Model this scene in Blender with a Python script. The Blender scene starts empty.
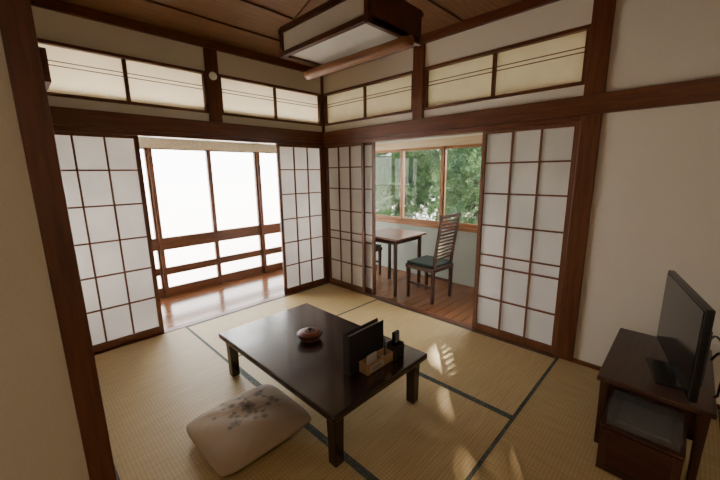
import bpy, bmesh, math, random
from mathutils import Vector, Matrix
import numpy as np
random.seed(4)
C=bpy.context.scene.collection
# ---------------- materials ----------------
MATS={}
def newmat(n):
    m=bpy.data.materials.new(n);m.use_nodes=True
    nt=m.node_tree;return m,nt,nt.nodes["Principled BSDF"]
def plain(n,col,rough=.5,metal=0,bump=0,bscale=60,var=0.0,emit=0,coat=0):
    if n in MATS:return MATS[n]
    m,nt,b=newmat(n)
    b.inputs["Base Color"].default_value=(*col,1);b.inputs["Roughness"].default_value=rough;b.inputs["Metallic"].default_value=metal
    if coat:b.inputs["Coat Weight"].default_value=coat
    tc=nt.nodes.new("ShaderNodeTexCoord");no=nt.nodes.new("ShaderNodeTexNoise");no.inputs["Scale"].default_value=bscale;no.inputs["Detail"].default_value=4
    nt.links.new(tc.outputs["Object"],no.inputs["Vector"])
    if var:
        r=nt.nodes.new("ShaderNodeValToRGB")
        r.color_ramp.elements[0].position=.3;r.color_ramp.elements[1].position=.7
        r.color_ramp.elements[0].color=(*[c*(1-var) for c in col],1);r.color_ramp.elements[1].color=(*[min(1,c*(1+var)) for c in col],1)
        nt.links.new(no.outputs["Fac"],r.inputs["Fac"]);nt.links.new(r.outputs["Color"],b.inputs["Base Color"])
    if bump:
        bp=nt.nodes.new("ShaderNodeBump");bp.inputs["Strength"].default_value=bump;bp.inputs["Distance"].default_value=.004
        nt.links.new(no.outputs["Fac"],bp.inputs["Height"]);nt.links.new(bp.outputs["Normal"],b.inputs["Normal"])
    MATS[n]=m;return m
def wood(n,c1,c2,axis='Z',rough=.4,coat=0.0):
    k=n+axis
    if k in MATS:return MATS[k]
    m,nt,b=newmat(k)
    tc=nt.nodes.new("ShaderNodeTexCoord");mp=nt.nodes.new("ShaderNodeMapping")
    s=[28,28,28];s['XYZ'.index(axis)]=2.2;mp.inputs["Scale"].default_value=s
    no=nt.nodes.new("ShaderNodeTexNoise");no.inputs["Scale"].default_value=1.5;no.inputs["Detail"].default_value=6;no.inputs["Distortion"].default_value=.6
    r=nt.nodes.new("ShaderNodeValToRGB");r.color_ramp.elements[0].position=.3;r.color_ramp.elements[1].position=.7
    r.color_ramp.elements[0].color=(*c1,1);r.color_ramp.elements[1].color=(*c2,1)
    nt.links.new(tc.outputs["Object"],mp.inputs["Vector"]);nt.links.new(mp.outputs["Vector"],no.inputs["Vector"])
    nt.links.new(no.outputs["Fac"],r.inputs["Fac"]);nt.links.new(r.outputs["Color"],b.inputs["Base Color"])
    b.inputs["Roughness"].default_value=rough
    if coat:b.inputs["Coat Weight"].default_value=coat;b.inputs["Coat Roughness"].default_value=.1
    bp=nt.nodes.new("ShaderNodeBump");bp.inputs["Strength"].default_value=.15;bp.inputs["Distance"].default_value=.002
    nt.links.new(no.outputs["Fac"],bp.inputs["Height"]);nt.links.new(bp.outputs["Normal"],b.inputs["Normal"])
    MATS[k]=m;return m
DK=lambda a:wood("dark_wood",(.088,.026,.010),(.172,.053,.020),a,.38)
MD=lambda a:wood("shoji_wood",(.12,.040,.017),(.195,.070,.030),a,.42)
OR=lambda a:wood("window_wood",(.105,.037,.015),(.165,.062,.025),a,.4)
HW=lambda a:wood("honey_wood",(.28,.12,.046),(.41,.195,.08),a,.4)
LW=lambda a:wood("pale_wood",(.58,.45,.27),(.70,.57,.36),a,.5)
TR=lambda a:wood("tray_wood",(.36,.215,.11),(.47,.305,.165),a,.5)
TB=lambda a:wood("table_wood",(.018,.008,.008),(.032,.014,.012),a,.25,.3)
plaster=plain("plaster",(.73,.665,.565),.9,bump=.25,bscale=180,var=.03)
plasterw=plain("plaster_white",(.74,.68,.575),.9,bump=.2,bscale=180,var=.02)
black=plain("black_plastic",(.012,.012,.013),.25)
blackm=plain("black_matte",(.02,.017,.017),.5)
white=plain("white_plastic",(.8,.8,.78),.4)
def papermat(n,col,tr=.55,lo=.94,sc=9):
    m=bpy.data.materials.new(n);m.use_nodes=True;nt=m.node_tree;nt.nodes.clear()
    o=nt.nodes.new("ShaderNodeOutputMaterial");mx=nt.nodes.new("ShaderNodeMixShader")
    d=nt.nodes.new("ShaderNodeBsdfDiffuse");t=nt.nodes.new("ShaderNodeBsdfTranslucent")
    tc=nt.nodes.new("ShaderNodeTexCoord");no=nt.nodes.new("ShaderNodeTexNoise");no.inputs["Scale"].default_value=sc;no.inputs["Detail"].default_value=8
    r=nt.nodes.new("ShaderNodeValToRGB");r.color_ramp.elements[0].position=.3;r.color_ramp.elements[1].position=.7
    r.color_ramp.elements[0].color=(*[c*lo for c in col],1);r.color_ramp.elements[1].color=(*col,1)
    nt.links.new(tc.outputs["Object"],no.inputs["Vector"]);nt.links.new(no.outputs["Fac"],r.inputs["Fac"])
    nt.links.new(r.outputs["Color"],d.inputs["Color"]);nt.links.new(r.outputs["Color"],t.inputs["Color"])
    mx.inputs[0].default_value=tr
    nt.links.new(d.outputs[0],mx.inputs[1]);nt.links.new(t.outputs[0],mx.inputs[2]);nt.links.new(mx.outputs[0],o.inputs[0])
    return m
paper=papermat("shoji_paper",(.84,.815,.785),.43,.83,2.2)
paperw=papermat("ranma_paper",(1,.94,.80),.9)
lpaper=papermat("lamp_paper",(.99,.97,.92),.4)
def glassmat():
    m=bpy.data.materials.new("window_glass");m.use_nodes=True;nt=m.node_tree;nt.nodes.clear()
    o=nt.nodes.new("ShaderNodeOutputMaterial");mx=nt.nodes.new("ShaderNodeMixShader")
    t=nt.nodes.new("ShaderNodeBsdfTransparent");g=nt.nodes.new("ShaderNodeBsdfGlossy");g.inputs["Roughness"].default_value=.02
    f=nt.nodes.new("ShaderNodeFresnel");f.inputs[0].default_value=1.2
    nt.links.new(f.outputs[0],mx.inputs[0]);nt.links.new(t.outputs[0],mx.inputs[1]);nt.links.new(g.outputs[0],mx.inputs[2]);nt.links.new(mx.outputs[0],o.inputs[0])
    return m
glass=glassmat()
def clearplastic():
    m=bpy.data.materials.new("clear_plastic");m.use_nodes=True;nt=m.node_tree;nt.nodes.clear()
    o=nt.nodes.new("ShaderNodeOutputMaterial");mx=nt.nodes.new("ShaderNodeMixShader")
    t=nt.nodes.new("ShaderNodeBsdfTransparent");g=nt.nodes.new("ShaderNodeBsdfPrincipled");g.inputs["Roughness"].default_value=.15;g.inputs["Base Color"].default_value=(.25,.24,.23,1)
    mx.inputs[0].default_value=.32
    nt.links.new(t.outputs[0],mx.inputs[1]);nt.links.new(g.outputs[0],mx.inputs[2]);nt.links.new(mx.outputs[0],o.inputs[0])
    return m
clearp=clearplastic()
def tatamimat(axis):
    m,nt,b=newmat("tatami_rush_"+axis)
    tc=nt.nodes.new("ShaderNodeTexCoord")
    no=nt.nodes.new("ShaderNodeTexNoise");mp=nt.nodes.new("ShaderNodeMapping")
    s=[6,6,6];s['XY'.index(axis)]=160;mp.inputs["Scale"].default_value=s
    nt.links.new(tc.outputs["Object"],mp.inputs["Vector"]);nt.links.new(mp.outputs["Vector"],no.inputs["Vector"]);no.inputs["Scale"].default_value=1;no.inputs["Detail"].default_value=3
    w1=nt.nodes.new("ShaderNodeTexWave");w1.bands_direction='X';w1.inputs["Scale"].default_value=18
    w2=nt.nodes.new("ShaderNodeTexWave");w2.bands_direction='Y';w2.inputs["Scale"].default_value=18
    for w in(w1,w2):nt.links.new(tc.outputs["Object"],w.inputs["Vector"])
    mu=nt.nodes.new("ShaderNodeMath");mu.operation='MULTIPLY';nt.links.new(w1.outputs["Fac"],mu.inputs[0]);nt.links.new(w2.outputs["Fac"],mu.inputs[1])
    ad=nt.nodes.new("ShaderNodeMath");ad.operation='MULTIPLY_ADD';nt.links.new(mu.outputs[0],ad.inputs[0]);ad.inputs[1].default_value=.42;nt.links.new(no.outputs["Fac"],ad.inputs[2])
    r=nt.nodes.new("ShaderNodeValToRGB");r.color_ramp.elements[0].position=.25;r.color_ramp.elements[1].position=1
    r.color_ramp.elements[0].color=(.40,.28,.118,1);r.color_ramp.elements[1].color=(.62,.475,.235,1)
    nt.links.new(ad.outputs[0],r.inputs["Fac"])
    oi=nt.nodes.new("ShaderNodeObjectInfo");mr=nt.nodes.new("ShaderNodeMapRange");mr.inputs["To Min"].default_value=.88;mr.inputs["To Max"].default_value=1.06
    nt.links.new(oi.outputs["Random"],mr.inputs["Value"])
    hs=nt.nodes.new("ShaderNodeHueSaturation");nt.links.new(mr.outputs[0],hs.inputs["Value"]);nt.links.new(r.outputs["Color"],hs.inputs["Color"])
    nt.links.new(hs.outputs["Color"],b.inputs["Base Color"])
    b.inputs["Roughness"].default_value=.5
    bp=nt.nodes.new("ShaderNodeBump");bp.inputs["Strength"].default_value=.32;bp.inputs["Distance"].default_value=.003
    nt.links.new(ad.outputs[0],bp.inputs["Height"]);nt.links.new(bp.outputs["Normal"],b.inputs["Normal"])
    return m
tatX=tatamimat('X');tatY=tatamimat('Y')
def bordermat():
    m,nt,b=newmat("tatami_border_cloth")
    tc=nt.nodes.new("ShaderNodeTexCoord");v=nt.nodes.new("ShaderNodeTexVoronoi");v.inputs["Scale"].default_value=75
    r=nt.nodes.new("ShaderNodeValToRGB");r.color_ramp.elements[0].position=.25;r.color_ramp.elements[1].position=.5
    r.color_ramp.elements[0].color=(.14,.155,.115,1);r.color_ramp.elements[1].color=(.058,.076,.066,1)
    nt.links.new(tc.outputs["Object"],v.inputs["Vector"]);nt.links.new(v.outputs["Distance"],r.inputs["Fac"]);nt.links.new(r.outputs["Color"],b.inputs["Base Color"])
    b.inputs["Roughness"].default_value=.75;return m
border=bordermat()
def plankfloor():
    m,nt,b=newmat("engawa_planks")
    tc=nt.nodes.new("ShaderNodeTexCoord")
    br=nt.nodes.new("ShaderNodeTexBrick");br.inputs["Scale"].default_value=1;br.inputs["Brick Width"].default_value=1.8;br.inputs["Row Height"].default_value=.10;br.inputs["Mortar Size"].default_value=.002
    br.inputs["Color1"].default_value=(.20,.080,.033,1);br.inputs["Color2"].default_value=(.27,.115,.050,1);br.inputs["Mortar"].default_value=(.05,.02,.01,1)
    nt.links.new(tc.outputs["Object"],br.inputs["Vector"]);nt.links.new(br.outputs["Color"],b.inputs["Base Color"])
    b.inputs["Roughness"].default_value=.18
    return m
planks=plankfloor()
def ceilmat():
    m,nt,b=newmat("ceiling_boards")
    tc=nt.nodes.new("ShaderNodeTexCoord");mp=nt.nodes.new("ShaderNodeMapping");mp.inputs["Scale"].default_value=(2.0,34,10)
    no=nt.nodes.new("ShaderNodeTexNoise");no.inputs["Scale"].default_value=2;no.inputs["Detail"].default_value=6
    r=nt.nodes.new("ShaderNodeValToRGB");r.color_ramp.elements[0].position=.3;r.color_ramp.elements[1].position=.7
    r.color_ramp.elements[0].color=(.15,.070,.031,1);r.color_ramp.elements[1].color=(.26,.13,.060,1)
    nt.links.new(tc.outputs["Object"],mp.inputs["Vector"]);nt.links.new(mp.outputs["Vector"],no.inputs["Vector"]);nt.links.new(no.outputs["Fac"],r.inputs["Fac"]);nt.links.new(r.outputs["Color"],b.inputs["Base Color"])
    b.inputs["Roughness"].default_value=.55;return m
ceilm=ceilmat()
# ---------------- mesh helpers ----------------
def obj(name,data,parent=None,loc=(0,0,0),rz=0,label=None,cat=None,kind=None,group=None):
    o=bpy.data.objects.new(name,data);C.objects.link(o)
    o.location=loc;o.rotation_euler=(0,0,rz)
    if parent:o.parent=parent
    if label:o["label"]=label
    if cat:o["category"]=cat
    if kind:o["kind"]=kind
    if group:o["group"]=group
    return o
def boxes(name,bl,mat,parent=None,bev=0,**k):
    bm=bmesh.new()
    mats=mat if isinstance(mat,list) else [mat]
    for b in bl:
        x0,x1=sorted(b[0:2]);y0,y1=sorted(b[2:4]);z0,z1=sorted(b[4:6])
        v=[bm.verts.new(p) for p in [(x0,y0,z0),(x1,y0,z0),(x1,y1,z0),(x0,y1,z0),(x0,y0,z1),(x1,y0,z1),(x1,y1,z1),(x0,y1,z1)]]
        for f in [(3,2,1,0),(4,5,6,7),(0,1,5,4),(1,2,6,5),(2,3,7,6),(3,0,4,7)]:
            fc=bm.faces.new([v[i] for i in f]);fc.material_index=b[6] if len(b)>6 else 0
    me=bpy.data.meshes.new(name);bm.to_mesh(me);bm.free()
    for m in mats:me.materials.append(m)
    o=obj(name,me,parent,**k)
    if bev:
        md=o.modifiers.new("bevel","BEVEL");md.width=bev;md.segments=2;md.limit_method='ANGLE'
    return o
def lathe(name,prof,mat,parent=None,seg=40,ridx=None,**k):
    bm=bmesh.new();rings=[]
    for r,z in prof:
        rings.append([bm.verts.new((max(r,1e-4)*math.cos(2*math.pi*i/seg),max(r,1e-4)*math.sin(2*math.pi*i/seg),z)) for i in range(seg)])
    for a in range(len(rings)-1):
        for i in range(seg):
            f=bm.faces.new([rings[a][i],rings[a][(i+1)%seg],rings[a+1][(i+1)%seg],rings[a+1][i]]);f.smooth=True
            if ridx:f.material_index=ridx[a]
    me=bpy.data.meshes.new(name);bm.to_mesh(me);bm.free()
    for m in (mat if isinstance(mat,list) else [mat]):me.materials.append(m)
    return obj(name,me,parent,**k)
def tube(name,pts,r,mat,parent=None,seg=8,**k):
    P=[Vector(p) for p in pts]
    out=[]
    if len(P)>2:
        for i in range(len(P)-1):
            p0=P[max(i-1,0)];p1=P[i];p2=P[i+1];p3=P[min(i+2,len(P)-1)]
            for s in range(6):
                t=s/6;out.append(.5*((2*p1)+(p2-p0)*t+(2*p0-5*p1+4*p2-p3)*t*t+(3*p1-p0-3*p2+p3)*t**3))
        out.append(P[-1])
    else:out=P
    bm=bmesh.new();rings=[];ref=None
    for i,p in enumerate(out):
        d=(out[min(i+1,len(out)-1)]-out[max(i-1,0)]).normalized()
        if ref is None:
            ref=Vector((0,0,1)) if abs(d.z)<.9 else Vector((1,0,0))
        a=d.cross(ref).normalized();b=a.cross(d).normalized();ref=b
        rings.append([bm.verts.new(p+a*r*math.cos(2*math.pi*j/seg)+b*r*math.sin(2*math.pi*j/seg)) for j in range(seg)])
    for a in range(len(rings)-1):
        for j in range(seg):
            f=bm.faces.new([rings[a][j],rings[a][(j+1)%seg],rings[a+1][(j+1)%seg],rings[a+1][j]]);f.smooth=True
    bm.faces.new(rings[0][::-1]);bm.faces.new(rings[-1])
    me=bpy.data.meshes.new(name);bm.to_mesh(me);bm.free();me.materials.append(mat)
    return obj(name,me,parent,**k)
def S(name,bl,mat,**k):
    return boxes(name,bl,mat,kind="structure",**k)
# ---------------- room shell ----------------
CZ=2.64
S("floor",[(-4.4,1.16,-4.6,1.06,-.25,-.05),(-2.67,0,-4.6,0,-.05,-.045)],plain("subfloor",(.2,.14,.08),.8))
S("floor_veranda",[(-3.0,1.1,.03,1.0,-.045,-.004),(.03,1.1,-3.0,.03,-.045,-.004)],planks)
S("ceiling",[(-4.4,.09,-4.6,.09,CZ,CZ+.08)],ceilm)
S("ceiling_veranda",[(-3.06,1.16,.09,1.06,CZ,CZ+.08),(.09,1.16,-3.06,.09,CZ,CZ+.08)],plain("veranda_ceiling_paint",(.90,.86,.77),.8))
S("trim_1",[(-4.4,0,y-.007,y+.007,CZ-.012,CZ) for y in [-.46*i for i in range(1,10)]],DK('X'))
S("wall_left",[(-2.8,0,0,.09,1.92,2.0),(-2.8,0,0,.09,2.37,CZ),(-2.8,-2.66,0,.09,2.0,2.37)],plasterw)
S("wall_right",[(0,.09,-2.75,0,1.92,2.0),(0,.09,-2.75,0,2.37,CZ),(0,.09,-4.6,-2.87,0,CZ)],plaster)
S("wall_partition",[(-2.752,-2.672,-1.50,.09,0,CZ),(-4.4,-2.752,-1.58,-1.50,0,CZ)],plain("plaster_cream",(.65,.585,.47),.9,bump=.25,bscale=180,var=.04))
S("wall_back",[(-4.4,.09,-4.7,-4.6,-.05,CZ),(-4.5,-4.4,-4.7,-1.50,-.05,CZ)],plaster)
S("wall_outer",[(-3.0,1.16,1.0,1.06,1.84,CZ),(1.1,1.16,-3.0,1.0,1.84,CZ),(-3.06,-3.0,.0,1.06,-.05,CZ),(.09,1.16,-3.06,-3.0,-.05,CZ)],plain("plaster_upper",(.90,.86,.78),.85,var=.03))
S("wall_veranda_low",[(1.1,1.16,-3.0,1.0,-.05,.70)],plain("plaster_pale_green",(.44,.49,.43),.85,var=.03))
S("trim_2",[(-2.756,-2.664,-1.60,-1.50,-.0,CZ)],DK('Z'),bev=.004)
S("trim_3",[(-.02,.10,-2.87,-2.75,0,CZ)],DK('Z'),bev=.004)
S("trim_4",[(-.025,.095,-.025,.095,0,CZ)],DK('Z'),bev=.003)
S("trim_5",[(-1.395,-1.275,-.02,.095,1.92,CZ)],DK('Z'),bev=.003)
S("trim_6",[(-.02,.095,-1.465,-1.345,1.92,CZ)],DK('Z'),bev=.003)
S("trim_7",[(-2.67,-.0,-.04,.0,1.80,1.925),(-2.67,-.02,-.02,.09,1.76,1.80)],DK('X'),bev=.003)
S("trim_8",[(-.04,0,-4.6,-.04,1.80,1.925),(-.02,.09,-2.75,-.02,1.76,1.80)],DK('Y'),bev=.003)
S("trim_9",[(-2.67,-.03,-.035,.0,CZ-.07,CZ)],DK('X'),bev=.003)
S("trim_10",[(-.035,0,-4.6,-.0,CZ-.07,CZ)],DK('Y'),bev=.003)
S("trim_11",[(-2.672,-2.635,-1.50,-.04,1.80,1.925),(-2.672,-2.64,-1.50,-.04,CZ-.07,CZ)],DK('Y'),bev=.003)
S("trim_12",[(-2.67,0,-.03,.05,-.04,.004)],DK('X'))
S("trim_13",[(-.03,.05,-2.75,0,-.04,.004),(-.015,0,-4.6,-2.87,-.04,.03)],DK('Y'))
# ---------------- tatami ----------------
def mat_(x0,x1,y0,y1,long):
    e=obj("tatami_mat",None,loc=((x0+x1)/2,(y0+y1)/2,-.045),label="woven tan rush tatami mat with blue-green patterned cloth edging",cat="tatami mat",group="tatami mats on the floor")
    w=(x1-x0)/2-.001;h=(y1-y0)/2-.001
    bw=.020
    if long=='X':
        boxes("rush_surface",[(-w,w,-h+bw,h-bw,0,.045)],tatX,e)
        boxes("cloth_edging",[(-w,w,-h,-h+bw,0,.046),(-w,w,h-bw,h,0,.046)],border,e)
    else:
        boxes("rush_surface",[(-w+bw,w-bw,-h,h,0,.045)],tatY,e)
        boxes("cloth_edging",[(-w,-w+bw,-h,h,0,.046),(w-bw,w,-h,h,0,.046)],border,e)
mat_(-1.81,-.03,-.92,-.03,'X')
mat_(-2.67,-1.81,-1.84,-.03,'Y')
mat_(-.935,-.03,-2.76,-.92,'Y')
mat_(-1.81,-.935,-2.76,-.92,'Y')
mat_(-2.67,-1.81,-3.68,-1.84,'Y')
mat_(-1.81,-.0,-3.66,-2.76,'X')
mat_(-1.81,-.0,-4.58,-3.66,'X')
mat_(-3.55,-2.67,-3.42,-1.62,'Y')
# ---------------- shoji ----------------
def shoji(n,x0,x1,along,off,zl,cols=3):
    e=obj("door_%d"%n,None,loc=(0,0,0),kind="structure",label="sliding paper screen with brown wooden lattice",)
    W=x1-x0;z0=.006;z1=1.77;st=.034
    def T(b):
        a0,a1,d0,d1,c0,c1=b
        if along=='X':return(a0,a1,d0+off,d1+off,c0,c1)
        return(d0+off,d1+off,a0,a1,c0,c1)
    fr=[(x0,x0+st,-.015,.014,z0,z1),(x1-st,x1,-.015,.014,z0,z1),(x0,x1,-.014,.013,z0,z0+.06),(x0,x1,-.014,.013,z1-.035,z1)]
    boxes("frame",[T(b) for b in fr],MD('Z'),e,bev=.002)
    la=[];zz0=z0+.06;zz1=z1-.035
    for i in range(1,cols):
        x=x0+st+(W-2*st)*i/cols;la.append((x-.0065,x+.0065,-.010,.004,zz0,zz1))
    for z in zl:
        la.append((x0+st,x1-st,-.009,.004,z-.0065,z+.0065))
    boxes("lattice",[T(b) for b in la],MD('Z'),e)
    boxes("paper",[T((x0+st*.5,x1-st*.5,.0045,.0055,zz0-.01,zz1+.01))],paper,e)
gridA=[1.48,1.20,.91,.63,.35]
gridB=[1.50,1.25,.98,.72,.62,.33]
shoji(1,-2.665,-2.0,'X',.015,gridA)
shoji(2,-.675,-.027,'X',.015,gridA)
shoji(3,-.675,-.027,'Y',.012,gridB)
shoji(4,-.80,-.13,'Y',.052,gridB)
shoji(5,-2.748,-2.05,'Y',.012,gridB)
# ---------------- ranma ----------------
def ranma(n,x0,x1,along):
    e=obj("window_%d"%n,None,kind="structure",label="paper transom window with brown wooden frame")
    z0,z1=2.0,2.37
    def T(b):
        a0,a1,d0,d1,c0,c1=b
        if along=='X':return(a0,a1,d0,d1,c0,c1)
        return(d0,d1,a0,a1,c0,c1)
    m=(x0+x1)/2;t=.024
    fr=[(x0,x1,-.012,.09,z0,z0+t),(x0,x1,-.012,.09,z1-t,z1),(x0,x0+t,-.008,.08,z0,z1),(x1-t,x1,-.008,.08,z0,z1),(m-.014,m+.014,.01,.05,z0,z1)]
    boxes("frame",[T(b) for b in fr],DK(along),e,bev=.0015)
    k=[]
    for z in(2.215,2.245):k.append((x0+t,x1-t,.022,.028,z-.003,z+.003))
    boxes("lattice",[T(b) for b in k],DK(along),e)
    boxes("paper",[T((x0+t,x1-t,.030,.031,z0+t,z1-t))],paperw,e)
ranma(1,-2.66,-1.395,'X');ranma(2,-1.275,-.03,'X');ranma(3,-1.345,-.03,'Y');ranma(4,-2.75,-1.465,'Y')
# ---------------- outer windows ----------------
def owin(n,x0,x1,along,off,z0,z1,low,wd):
    e=obj("window_%d"%n,None,kind="structure",label="sliding glass window with brown wooden frame")
    def T(b):
        a0,a1,d0,d1,c0,c1=b
        if along=='X':return(a0,a1,d0+off,d1+off,c0,c1)
        return(d0+off,d1+off,a0,a1,c0,c1)
    s=.042 if low else .036
    zb=z0+(.11 if low else .05)
    fr=[(x0,x0+s,-.024,.019,z0,z1),(x1-s,x1,-.024,.019,z0,z1),(x0,x1,-.014,.014,z1-.04,z1),(x0,x1,-.014,.014,z0,zb)]
    if low:
        fr+=[(x0,x1,-.016,.016,.57,.715),(x0,x1,-.012,.012,.265,.355)]
    boxes("frame",[T(b) for b in fr],wd(along),e,bev=.002)
    boxes("glass",[T((x0+s,x1-s,-.002,.002,zb,z1-.04))],glass,e)
n=5
for i in range(6):
    x=-3.0+.66*i-.01
    owin(n,x,x+.68,'X',1.015+(.032 if i%2 else 0),.0,1.76,True,OR);n+=1
for i in range(6):
    y=.93-.655*(i+1)
    owin(n,y,y+.68,'Y',1.115+(.032 if i%2 else 0),.74,1.76,False,HW);n+=1
S("trim_14",[(-3.0,1.1,.975,1.07,1.755,1.845)],LW('X'))
S("trim_15",[(1.075,1.17,-3.0,.97,1.755,1.845)],LW('Y'))
S("trim_16",[(1.07,1.18,-3.0,1.0,.70,.742)],HW('Y'))
S("trim_17",[(.96,1.10,.93,1.07,-.05,CZ)],OR('Z'))
S("trim_18",[(-3.0,1.1,.99,1.07,-.05,.0)],OR('X'))
bl=obj("rolled_window_blind",None,loc=(-.95,.955,1.745),label="pale beige woven window blind raised at window head",cat="blind")
boxes("blind_slats",[(-1.98,1.88,-.004,.004,.012*i,.012*i+.010) for i in range(8)],plain("blind_reed",(.66,.58,.42),.7,var=.15,bscale=30),bl)
boxes("bottom_rail",[(-1.98,1.88,-.010,.010,-.014,.0)],LW('X'),bl)
# ---------------- low table ----------------
t=obj("low_table",None,loc=(-1.54,-1.69,0),label="dark lacquered wooden low tea table on tatami",cat="table")
boxes("tabletop",[(-.39,.39,-.62,.62,.292,.33)],TB('Y'),t,bev=.008)
boxes("apron",[(-.315,.315,-.545,-.525,.24,.293),(-.315,.315,.525,.545,.24,.293),(-.315,-.295,-.545,.545,.24,.293),(.295,.315,-.545,.545,.24,.293)],TB('Y'),t)
def leg(name,parent,x,y,z0,z1,w0,w1,mat):
    bm=bmesh.new();vs=[]
    for w,z in((w0,z0),(w0*1.02,z0+.02),((w0+w1)*.49,(z0+z1)*.5),(w1,z1-.04),(w1,z1)):
        vs.append([bm.verts.new((x+sx*w/2,y+sy*w/2,z)) for sx,sy in((-1,-1),(1,-1),(1,1),(-1,1))])
    for a in range(len(vs)-1):
        for i in range(4):bm.faces.new([vs[a][i],vs[a][(i+1)%4],vs[a+1][(i+1)%4],vs[a+1][i]])
    bm.faces.new(vs[0][::-1]);bm.faces.new(vs[-1])
    me=bpy.data.meshes.new(name);bm.to_mesh(me);bm.free();me.materials.append(mat)
    o=obj(name,me,parent);md=o.modifiers.new("b","BEVEL");md.width=.005;md.segments=2;md.limit_method='ANGLE';return o
for sx in(-1,1):
    for sy in(-1,1):leg("leg",t,sx*.325,sy*.555,0.002,.293,.056,.064,TB('Z'))
# ---------------- cushion ----------------
def cushion():
    N=170;W,H,TH=.285,.259,.069
    bm=bmesh.new()
    lay=bm.loops.layers.color.new("pattern")
    rnd=random.Random(21)
    segs=[];fl=[]
    def br(x,y,a,l,w,d):
        if d==0:return
        x2=x+math.cos(a)*l;y2=y+math.sin(a)*l
        segs.append((x,y,x2,y2,w))
        if rnd.random()<.55:fl.append((x2,y2,rnd.uniform(.016,.028),rnd.uniform(0,6.3),rnd.uniform(.9,1.1)))
        br(x2,y2,a+rnd.uniform(-.45,.45),l*.88,w*.85,d-1)
        if d>2:br(x2,y2,a+rnd.choice([-1,1])*rnd.uniform(.6,1.0),l*.75,w*.7,d-2)
    br(.23,.17,-2.75,.09,.006,6);br(.20,-.03,2.95,.085,.005,5);br(.06,.20,-1.8,.085,.004,4)
    fl.append((.02,.05,.050,.4,1.0));fl.append((-.09,-.03,.036,1.4,1.0));fl.append((.12,.12,.036,2.4,1.0))
    B0=np.array((.66,.58,.49));G=np.array((.42,.38,.34));G2=np.array((.53,.475,.415))
    def colr(x,y):
        base=B0
        for (a,b,c,d,w) in segs:
            vx,vy=c-a,d-b;tt=max(0,min(1,((x-a)*vx+(y-b)*vy)/(vx*vx+vy*vy)))
            q=math.hypot(x-a-tt*vx,y-b-tt*vy)/(w*.55)
            if q<1.3:base=G2*.8+(base-G2*.8)*max(0,min(1,(q-.7)/.6))
        for (a,b,r,th,k) in fl:
            dx,dy=x-a,y-b;rr=math.hypot(dx,dy)
            if rr>r*1.2:continue
            an=math.atan2(dy,dx)+th
            pr=r*(.62+.38*abs(math.cos(an*2.5)))
            if rr<pr:
                f=rr/pr;cc=G*k*(1-f)+G2*f
                if f<.2:cc=G*.75
                base=cc+(base-cc)*max(0,(f-.75)/.25)
        return base
    def hgt(u,v):
        e=(1-abs(u)**2.5)*(1-abs(v)**2.5);e=max(e,0)**.5
        return e
    g={}
    for s in(1,-1):
        for i in range(N+1):
            for j in range(N+1):
                if s==-1 and (i in(0,N) or j in(0,N)):g[s,i,j]=g[1,i,j];continue
                u=-1+2*i/N;v=-1+2*j/N
                k=1-.10*(abs(u)*abs(v))**4
                pin=1-.03*(1-abs(u)**2)*(abs(v)**6);pin2=1-.03*(1-abs(v)**2)*(abs(u)**6)
                x=u*W*pin2*k;y=v*H*pin*k
                hh=hgt(u,v)
                wr=.004*math.sin(u*7+v*3)*math.sin(v*5-u*2)*hh
                r_=math.hypot(u,v);an=math.atan2(v,u)
                wr+=.0025*math.sin(an*9+math.sin(an*3)*2)*min(r_,1)*max(0,1-abs(r_-.75)*2.2)*hh
                ed=max(abs(u),abs(v));wr+=.003*math.sin((u-v)*20)*max(0,ed-.6)*hh
                dim=-.012*math.exp(-(u*u+v*v)/.04)
                z=TH*.8+s*(TH*(1.0 if s==1 else .79)*hh)+(wr+dim if s==1 else 0)
                if s==-1:z=max(z,.002)
                g[s,i,j]=bm.verts.new((x,y,z))
    for s in(1,-1):
        for i in range(N):
            for j in range(N):
                q=[g[s,i,j],g[s,i+1,j],g[s,i+1,j+1],g[s,i,j+1]]
                if s==-1:q=q[::-1]
                f=bm.faces.new(q);f.smooth=True
                x=sum(v.co.x for v in q)/4;y=sum(v.co.y for v in q)/4
                c=colr(x,y) if s==1 else B0
                for l in f.loops:l[lay]=(*[float(k) for k in c],1)
    me=bpy.data.meshes.new("floor_cushion");bm.to_mesh(me);bm.free()
    m,nt,b=newmat("cushion_cloth");a=nt.nodes.new("ShaderNodeVertexColor");a.layer_name="pattern"
    nt.links.new(a.outputs["Color"],b.inputs["Base Color"]);b.inputs["Roughness"].default_value=.8;b.inputs["Sheen Weight"].default_value=.2
    me.materials.append(m)
    o=obj("floor_cushion",me,loc=(-2.06,-1.73,.002),rz=.0,label="pale beige square floor cushion with faint grey floral print",cat="cushion")
cushion()
# ---------------- bowl ----------------
lac=plain("lacquer_brown",(.13,.032,.015),.45,var=.35,bscale=25);lac2=plain("lacquer_tan",(.20,.07,.035),.5);lac3=plain("lacquer_dark",(.035,.011,.008),.5)
for m in(lac,lac2,lac3):m.node_tree.nodes["Principled BSDF"].inputs["Specular IOR Level"].default_value=.2
b=obj("lidded_bowl",None,loc=(-1.54,-1.63,.331),label="small round red-brown lacquer lidded bowl on low table",cat="bowl")
lathe("bowl_body",[(0,.0),(.048,0),(.05,.006),(.070,.014),(.080,.030),(.079,.042),(0,.042)],lac,b)
lathe("lid",[(.080,.042),(.087,.043),(.088,.049),(.080,.052),(.066,.058),(.052,.063),(.036,.065),(.020,.066),(.0,.066)],[lac,lac2,lac3],b,ridx=[2,2,2,0,0,1,2,0])
lathe("knob",[(.010,.065),(.009,.072),(.016,.078),(.014,.084),(0,.085)],lac3,b)
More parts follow.
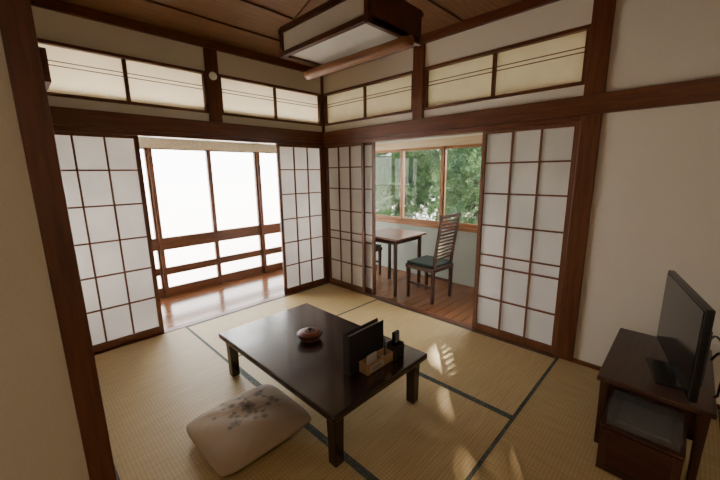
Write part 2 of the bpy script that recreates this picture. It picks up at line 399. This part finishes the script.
# ---------------- menu folder etc ----------------
f=obj("menu_folder",None,loc=(-1.505,-2.105,.331),rz=math.radians(1),label="black guest information folder standing on low table",cat="folder")
boxes("cover",[(-.145,.145,.020,.025,0,.235),(-.145,.145,-.025,-.020,0,.235),(-.151,-.145,-.025,.025,0,.235)],blackm,f,bev=.002)
boxes("pages",[(-.14,.132,-.019,.019,.005,.215)],plain("page_grey",(.35,.32,.28),.8),f)
h=obj("desk_tray",None,loc=(-1.475,-2.172,.331),label="light wooden tray holder standing beside black folder",cat="holder")
boxes("tray_body",[(-.11,.11,-.034,-.028,0,.062),(-.11,.11,.028,.034,0,.064),(-.11,-.104,-.028,.028,0,.062),(.104,.11,-.028,.028,0,.062),(-.11,.11,-.034,.034,0,.006),(.036,.042,-.028,.028,0,.05)],TR('X'),h,bev=.0015)
boxes("plaque",[(-.090,.02,-.0355,-.0335,.014,.048),(-.084,.014,-.0362,-.0354,.038,.042,1),(-.084,.004,-.0362,-.0354,.029,.033,1),(-.084,.010,-.0362,-.0354,.020,.024,1)],[plain("plaque_cream",(.6,.55,.45),.5),plain("plaque_line",(.12,.09,.07),.6)],h)
r=obj("remote_control",None,loc=(-1.315,-2.185,.331),rz=0,label="black remote control standing upright in its small holder",cat="remote control")
boxes("remote_body",[(-.026,.026,-.010,.010,.01,.165)],black,r,bev=.004)
boxes("remote_holder",[(-.044,.044,-.032,-.027,0,.085),(-.044,.044,.027,.032,0,.10),(-.044,-.039,-.027,.027,0,.09),(.039,.044,-.027,.027,0,.09),(-.044,.044,-.032,.032,0,.006)],blackm,r,bev=.001)
boxes("buttons",[(-.015+.011*i,-.007+.011*i,-.0115,-.009,.10+.014*j,.107+.014*j) for i in range(3) for j in range(4)],plain("button_grey",(.3,.3,.3),.5),r)
r2=obj("note_pad",None,loc=(-1.52,-2.172,.338),label="pale paper leaflet tucked upright in wooden tray",cat="paper")
boxes("sheets",[(-.03,.05,.004,.008,0,.085)],plain("page_white",(.50,.48,.43),.8),r2)
r3=obj("ballpoint_pen",None,loc=(-1.405,-2.175,.338),label="black ballpoint pen standing in wooden tray",cat="pen")
lathe("barrel",[(0,0),(.004,.006),(.004,.135),(0,.14)],black,r3,seg=12)
# ---------------- TV stand, TV ----------------
ts=obj("tv_stand",None,loc=(-.475,-3.36,0),label="dark reddish wooden television stand against plaster wall",cat="tv stand")
DT=lambda a:wood("stand_wood",(.034,.011,.007),(.072,.024,.012),a,.32,.2)
boxes("stand_top",[(-.375,.375,-.20,.23,.375,.40)],DT('X'),ts,bev=.005)
boxes("cabinet_body",[(-.19,.34,-.18,.19,.13,.15),(-.19,.34,-.18,-.165,.13,.375),(-.19,-.175,-.18,.19,.13,.375),(.325,.34,-.18,.19,.13,.375),(-.34,.34,-.18,.19,.355,.375),(.06,.08,-.18,.19,.13,.375)],DT('X'),ts)
boxes("door",[(-.17,.06,.185,.20,.155,.34),(.08,.32,.185,.20,.155,.34)],DT('X'),ts,bev=.002)
for sx in(-1,1):
    for sy in(-.165,.195):leg("leg",ts,sx*.335,sy,.002,.376,.03,.042,DT('Z'))
tv=obj("television",None,loc=(-.60,-3.39,.401),rz=math.atan2(.15,.67),label="black flat-screen television standing on dark stand",cat="television")
boxes("casing",[(-.33,.33,-.03,.0,.055,.475),(-.26,.26,-.055,-.03,.10,.36)],black,tv,bev=.006)
boxes("screen",[(-.315,.315,.0,.003,.072,.46)],plain("screen_glass",(.006,.006,.008),.12),tv)
boxes("stand_foot",[(-.13,.13,-.09,.07,0,.012),(-.03,.03,-.03,-.008,.012,.07)],black,tv,bev=.004)
bx=obj("wooden_storage_box",None,loc=(-.87,-3.335,0),label="low dark brown wooden box tucked under end of tv stand",cat="box")
RB=lambda a:wood("box_wood",(.050,.017,.012),(.088,.031,.020),a,.3)
boxes("box_body",[(-.13,.14,-.145,-.133,.002,.235),(-.13,.14,.133,.145,.002,.235),(-.13,-.12,-.133,.133,.002,.235),(.13,.14,-.133,.133,.002,.235),(-.13,.14,-.145,.145,.002,.012)],RB('Y'),bx,bev=.002)
boxes("lid",[(-.143,.143,-.148,.148,.235,.249)],RB('Y'),bx,bev=.003)
boxes("front_panel",[(-.142,-.13,-.145,-.115,.01,.23),(-.142,-.13,.115,.145,.01,.23),(-.142,-.13,-.115,.115,.205,.23),(-.142,-.13,-.115,.115,.01,.04)],RB('Y'),bx,bev=.002)
pc=obj("clear_plastic_case",None,loc=(-.865,-3.335,.250),label="clear plastic storage case lying on dark wooden box",cat="plastic case")
boxes("case_shell",[(-.125,.125,-.13,-.127,0,.045),(-.125,.125,.127,.13,0,.045),(-.125,-.122,-.127,.127,0,.045),(.122,.125,-.127,.127,0,.045),(-.125,.125,-.13,.13,0,.003)],clearp,pc)
boxes("case_lid",[(-.129,.129,-.134,.134,.045,.051)],clearp,pc,bev=.001)
boxes("papers",[(-.09,.10,-.10,.09,.004,.018)],plain("case_content",(.11,.09,.08),.6),pc)
tube("power_cable",[(-.80,-3.512,.62),(-.80,-3.535,.66),(-.785,-3.555,.58),(-.80,-3.553,.50),(-.75,-3.556,.44),(-.70,-3.553,.407)],.005,black,label="black power cable looping behind television on stand",cat="cable")
tube("aerial_cable",[(-.60,-3.50,.60),(-.60,-3.53,.66),(-.60,-3.60,.54),(-.61,-3.61,.38),(-.60,-3.63,.2),(-.60,-3.68,.012)],.005,plain("cable_dark",(.03,.03,.03),.5),label="dark aerial cable hanging behind television",cat="cable")
tube("network_cable",[(-.42,-3.46,.50),(-.42,-3.55,.56),(-.42,-3.59,.44),(-.42,-3.62,.25),(-.42,-3.66,.012)],.004,plain("cable_white",(.7,.7,.68),.5),label="white network cable dropping behind tv stand",cat="cable")
rt=obj("internet_router",None,loc=(-.2,-3.45,.401),label="small black router box standing behind television",cat="router")
boxes("router_body",[(-.02,.02,-.06,.06,0,.14)],black,rt,bev=.005)
tube("antenna",[(0,.04,.13),(0,.05,.2)],.004,black,rt)
# ---------------- hanging lamp ----------------
L=obj("hanging_lamp",None,loc=(-1.22,-1.715,2.18),label="rectangular wooden ceiling lamp with white paper shade and log",cat="lamp")
w,hh,lz=.23,.385,.165;tk=.026
LD=lambda a:wood("lamp_wood",(.055,.018,.009),(.11,.036,.016),a,.4)
boxes("frame",[(-w,w,-hh,-hh+.022,-.01,lz),(-w-.006,-w+tk,-hh-.01,hh+.01,0,.028),(w-tk,w+.006,-hh-.01,hh+.01,0,.028),(-w,w,hh-tk,hh,0,.028),(-w,w,-hh,-hh+tk,0,.028),
  (-w-.006,-w+.022,-hh-.01,hh+.01,lz-.026,lz),(w-.022,w+.006,-hh-.01,hh+.01,lz-.026,lz),(-w,w,hh-.022,hh,lz-.026,lz),(-w-.004,-w+.022,hh-.024,hh+.004,0,lz),(w-.022,w+.004,hh-.024,hh+.004,0,lz),(-w-.004,-w+.022,-hh-.004,-hh+.024,0,lz)],LD('Y'),L,bev=.001)
boxes("shade",[(-w+.008,-w+.010,-hh+.02,hh-.02,.02,lz-.02),(w-.010,w-.008,-hh+.02,hh-.02,.02,lz-.02),(-w+.02,w-.02,hh-.012,hh-.010,.02,lz-.02),(-w+.02,w-.02,-hh+.02,hh-.02,.016,.018)],lpaper,L)
bm=bmesh.new();rings=[];sg=24;NR=20
for a in range(NR+1):
    y=-.45+.94*a/NR*.98
    rr=.030+.005*a/NR+.0006*math.sin(a*1.1);cx=.045;cz=-.043
    if a in(0,NR):rr*=.88
    rings.append([bm.verts.new((cx+rr*math.cos(2*math.pi*i/sg),y,cz+rr*math.sin(2*math.pi*i/sg))) for i in range(sg)])
for a in range(NR):
    for i in range(sg):
        ff=bm.faces.new([rings[a][i],rings[a+1][i],rings[a+1][(i+1)%sg],rings[a][(i+1)%sg]]);ff.smooth=True
bm.faces.new(rings[0]);bm.faces.new(rings[-1][::-1])
me=bpy.data.meshes.new("log_ornament");bm.to_mesh(me);bm.free();me.materials.append(wood("log_wood",(.20,.072,.024),(.34,.14,.048),'Y',.45))
obj("log_ornament",me,L)
boxes("top_board",[(-w,w,-hh,hh,lz,lz+.012),(-.04,.04,-.12,.12,.40,.457)],LD('Y'),L)
for sx in(-1,1):
    for sy in(-1,1):tube("hanger_cord",[(sx*.2,sy*.33,lz+.01),(sx*.03,sy*.09,.455)],.006,MD('Z'),L)
s=obj("wall_thermometer",None,loc=(-1.335,-.02,2.335),label="small round white sensor mounted on dark post",cat="sensor")
o=lathe("sensor_disc",[(0,0),(.035,0),(.036,.012),(.03,.02),(0,.022)],white,s);o.rotation_euler=(math.pi/2,0,0)
# ---------------- veranda table + chairs ----------------
vt=obj("veranda_table",None,loc=(.42,-.76,-.004),label="square brown wooden table standing on veranda floor",cat="table")
VW=lambda a:wood("veranda_wood",(.15,.055,.026),(.24,.098,.05),a,.32,.2)
CHW=lambda a:wood("chair_wood",(.042,.015,.008),(.090,.032,.015),a,.6)
boxes("tabletop",[(-.30,.30,-.30,.30,.675,.70)],VW('X'),vt,bev=.006)
boxes("apron",[(-.24,.24,-.24,-.225,.62,.676),(-.24,.24,.225,.24,.62,.676),(-.24,-.225,-.24,.24,.62,.676),(.225,.24,-.24,.24,.62,.676)],CHW('X'),vt)
for sx in(-1,1):
    for sy in(-1,1):leg("leg",vt,sx*.24,sy*.24,.0,.676,.032,.038,CHW('Z'))
seatc=plain("seat_leatherette",(.010,.024,.015),.75)
def chairparts():
    e=obj("slat_back_chair",None,label="dark wooden chair with horizontal slat back on veranda",cat="chair",group="veranda chairs")
    boxes("seat",[(-.20,.20,-.19,.20,.36,.405)],CHW('X'),e,bev=.006)
    boxes("seat_pad",[(-.19,.19,-.18,.19,.405,.44)],seatc,e,bev=.014)
    for sx in(-1,1):leg("leg",e,sx*.175,.17,0,.362,.030,.038,CHW('Z'))
    for sx in(-1,1):
        o=leg("leg",e,sx*.175,-.17,0,.40,.032,.038,CHW('Z'))
    for sx in(-1,1):boxes("stretcher",[(sx*.175-.008,sx*.175+.008,-.16,.16,.17,.20)],CHW('Y'),e)
    bm=bmesh.new()
    def bx_(p,q,hx,hy):
        vs=[]
        for c in(p,q):vs.append([bm.verts.new((c[0]+a*hx,c[1]+b_*hy,c[2])) for a,b_ in((-1,-1),(1,-1),(1,1),(-1,1))])
        for i in range(4):bm.faces.new([vs[0][i],vs[0][(i+1)%4],vs[1][(i+1)%4],vs[1][i]])
        bm.faces.new(vs[0][::-1]);bm.faces.new(vs[1])
    def yb(z):return -.17-.085*((z-.38)/.6)**1.2 if z>.38 else -.17
    zs=[.38+.075*i for i in range(9)]
    for sx in(-1,1):
        for a,b_ in zip(zs,zs[1:]):bx_((sx*.165,yb(a),a),(sx*.165,yb(b_),b_),.014,.012)
    z=.50
    while z<.95:
        bx_((0,yb(z)-.004,z),(0,yb(z+.019)-.004,z+.019),.16,.006);z+=.038
    bx_((0,yb(.96),.955),(0,yb(.99),.995),.185,.013)
    me=bpy.data.meshes.new("backrest");bm.to_mesh(me);bm.free();me.materials.append(CHW('X'))
    obj("backrest",me,e)
    return e
c1=chairparts();c1.location=(.45,-1.29,-.004)
c2=obj("slat_back_chair",None,label="dark wooden chair partly hidden behind paper screen",cat="chair",group="veranda chairs",loc=(.55,-.12,-.004),rz=math.pi)
for ch in list(c1.children):
    k=ch.copy();C.objects.link(k);k.parent=c2
c1.rotation_euler[2]=math.radians(-3)
# ---------------- outside ----------------
S("floor_garden",[(1.2,14,-12,1.1,-.7,-.6)],plain("ground_moss",(.10,.13,.07),.9,var=.3,bscale=3))
S("floor_terrace",[(-40,60,1.1,80,-.7,-.6)],plain("terrace_concrete",(.90,.89,.86),.9,var=.03,bscale=3))
sh=obj("garden_shed",None,loc=(7.4,6.7,-.6),rz=.3,label="pale plaster garden shed with tiled roof behind trees",cat="shed")
boxes("shed_walls",[(-1.2,1.2,-1,1,0,2.3)],plain("shed_plaster",(.30,.28,.26),.9,var=.08,bscale=4),sh)
boxes("shed_roof",[(-1.4,1.4,-1.25,1.25,2.3,2.42),(-1.1,1.1,-1.0,1.0,2.42,2.56),(-.7,.7,-.6,.6,2.56,2.7)],plain("roof_tile",(.08,.08,.085),.6,var=.3,bscale=10),sh,bev=.02)
boxes("shed_door",[(-1.23,-1.19,-.4,.4,0,1.9)],MD('Z'),sh)
def leafmat(n,c1,c2):
    m,nt,b=newmat(n)
    tc=nt.nodes.new("ShaderNodeTexCoord");no=nt.nodes.new("ShaderNodeTexNoise");no.inputs["Scale"].default_value=2.2;no.inputs["Detail"].default_value=5
    r=nt.nodes.new("ShaderNodeValToRGB");r.color_ramp.elements[0].position=.35;r.color_ramp.elements[1].position=.65
    r.color_ramp.elements[0].color=(*c1,1);r.color_ramp.elements[1].color=(*c2,1)
    nt.links.new(tc.outputs["Object"],no.inputs["Vector"]);nt.links.new(no.outputs["Fac"],r.inputs["Fac"]);nt.links.new(r.outputs["Color"],b.inputs["Base Color"]);b.inputs["Roughness"].default_value=.6
    return m
leafm=leafmat("leaf",(.018,.058,.024),(.080,.155,.045));bark=plain("bark",(.10,.07,.05),.9,var=.3,bscale=15)
SX,SY,SZ=-1.0,-.7,-.65   # sun travel direction
HOLES=[(-.60,-2.10,.10,.045),(-.50,-2.18,.04,.04),(-.72,-2.20,.04,.03),(-1.06,-2.44,.045,.06),(-.98,-2.56,.04,.03),(-1.36,-2.83,.06,.04),(-1.26,-2.92,.04,.035),(-1.46,-2.74,.035,.035)]  # floor spots where leaves are left out to shape the sun patches
def keepf(P):
    t=P[:,2]/-SZ;fx=P[:,0]+SX*t;fy=P[:,1]+SY*t
    keep=np.ones(len(P),bool)
    for hx,hy,rx,ry in HOLES:keep&=((fx-hx)/(rx+.05))**2+((fy-hy)/(ry+.05))**2>1
    return keep,fx,fy
def foliage(c,l0,wr,rnd,par,droop=0,u=None):
    k,_,_=keepf(c+np.array(par.location));c=c[k]
    nl=len(c)
    if u is None:u=rnd.normal(size=(nl,3))
    else:u=u[k]
    u[:,2]-=droop;u/=np.linalg.norm(u,axis=1)[:,None]
    v=np.cross(u,rnd.normal(size=(nl,3)));v/=np.linalg.norm(v,axis=1)[:,None]
    l=(l0*(.6+rnd.rand(nl,1)*.8));w_=l*wr
    V=np.stack([c-u*l/2,c+v*w_,c+u*l/2,c-v*w_],axis=1).reshape(-1,3)
    Fq=np.arange(nl*4).reshape(-1,4)
    me=bpy.data.meshes.new("foliage");me.from_pydata(V.tolist(),[],Fq.tolist());me.materials.append(leafm)
    return obj("foliage",me,par)
def tree(x,y,h,rad,seed):
    rnd=np.random.RandomState(seed)
    e=obj("garden_tree",None,loc=(x,y,-.6),label="dense green conifer garden tree outside the veranda window",cat="tree",group="garden trees")
    tube("trunk",[(0,0,0),(.1,.05,h*.3),(-.05,.1,h*.6),(.05,0,h*.9)],.08,bark,e)
    nb=700;d=rnd.normal(size=(nb,3));d/=np.linalg.norm(d,axis=1)[:,None]
    base=d*(rnd.rand(nb,1)**.35)*rad*np.array([.85,.85,1.25]);base[:,2]+=h*.5
    dirn=d*np.array([1,1,.25])+rnd.normal(size=(nb,3))*.35;dirn[:,2]-=.15;dirn/=np.linalg.norm(dirn,axis=1)[:,None]
    per=85;s_=np.tile(np.linspace(0,1,per),nb)[:,None]
    B=np.repeat(base,per,axis=0);D=np.repeat(dirn,per,axis=0)
    c=B+D*s_*rad*.30+rnd.normal(size=B.shape)*rad*.022
    c[:,2]-=(s_[:,0]**2)*rad*.06
    u=D*.7+rnd.normal(size=B.shape)*.6
    foliage(c,.080*max(1,rad*.9),.085,rnd,e,.1,u)
for i,(x,y,h,rd) in enumerate([(3.9,-3.1,3.2,1.05),(4.0,-.35,3.3,1.1),(4.5,2.35,3.4,1.0),(7.4,-1.2,4.2,1.4),(7.6,2.7,4.2,1.4),(12.6,3.4,6,1.9),(12.6,-1.4,6,1.9),(12.8,8.2,6,1.9)]):
    tree(x,y,h,rd,i)
rnd=np.random.RandomState(11)
TX,TY=5.6,4.5
e=obj("sun_blocking_tree",None,loc=(TX,TY,-.6),label="added tree with canopy above view blocking sun except at floor patches",cat="tree")  # added tree; its out-of-view canopy blocks and shapes the sunlight
tube("trunk",[(0,0,0),(-.2,-.1,1.6),(-.7,-.5,3.0),(-1.8,-1.6,3.75)],.12,bark,e)
NL=28000
fx=rnd.uniform(-4.0,1.0,NL);fy=rnd.uniform(-4.4,1.25,NL);t=rnd.uniform(4.9,5.4,NL)
P=np.stack([fx-SX*t,fy-SY*t,-SZ*t],axis=1)
low=(fy>.02)&(fx<-.2);drop=low&(rnd.rand(NL)<.75)
P=P[~drop]-np.array([TX,TY,-.6])
foliage(P,.15,.33,rnd,e)
# ---------------- light ----------------
w_=bpy.data.worlds.new("world");bpy.context.scene.world=w_;w_.use_nodes=True
bg=w_.node_tree.nodes["Background"];bg.inputs[0].default_value=(1,.98,.95,1);bg.inputs[1].default_value=13
def area(name,loc,rot,sx,sy,p,col):
    l=bpy.data.lights.new(name,'AREA');l.shape='RECTANGLE';l.size=sx;l.size_y=sy;l.energy=p;l.color=col
    o=bpy.data.objects.new(name,l);C.objects.link(o);o.location=loc;o.rotation_euler=rot;return o
area("fill_light",(-3.5,-3.6,2.5),(0,0,0),.8,.8,11,(1,.78,.54))  # warm fill added behind the camera, no lamp stands there
sl=bpy.data.lights.new("sun",'SUN');sl.energy=16;sl.angle=.018;sl.color=(1,.78,.48)
so=bpy.data.objects.new("sun",sl);C.objects.link(so);so.rotation_euler=Vector((SX,SY,SZ)).to_track_quat('-Z','Y').to_euler()
# ---------------- camera ----------------
f_,pi_,ya,ro=338.5694,.1963,.7744,.0126
F=Vector((math.cos(ya)*math.cos(pi_),math.sin(ya)*math.cos(pi_),-math.sin(pi_)))
R=Vector((math.sin(ya),-math.cos(ya),0));U=R.cross(F)
c,s_=math.cos(ro),math.sin(ro)
ri=R*c-U*s_;up=R*s_+U*c
M=Matrix((ri,up,-F)).transposed().to_4x4();M.translation=Vector((-2.8156,-3.3616,1.4364))
cam=bpy.data.cameras.new("camera");cam.sensor_width=36;cam.lens=f_*36/720;cam.clip_start=.02
co=bpy.data.objects.new("camera",cam);C.objects.link(co);co.matrix_world=M;bpy.context.scene.camera=co
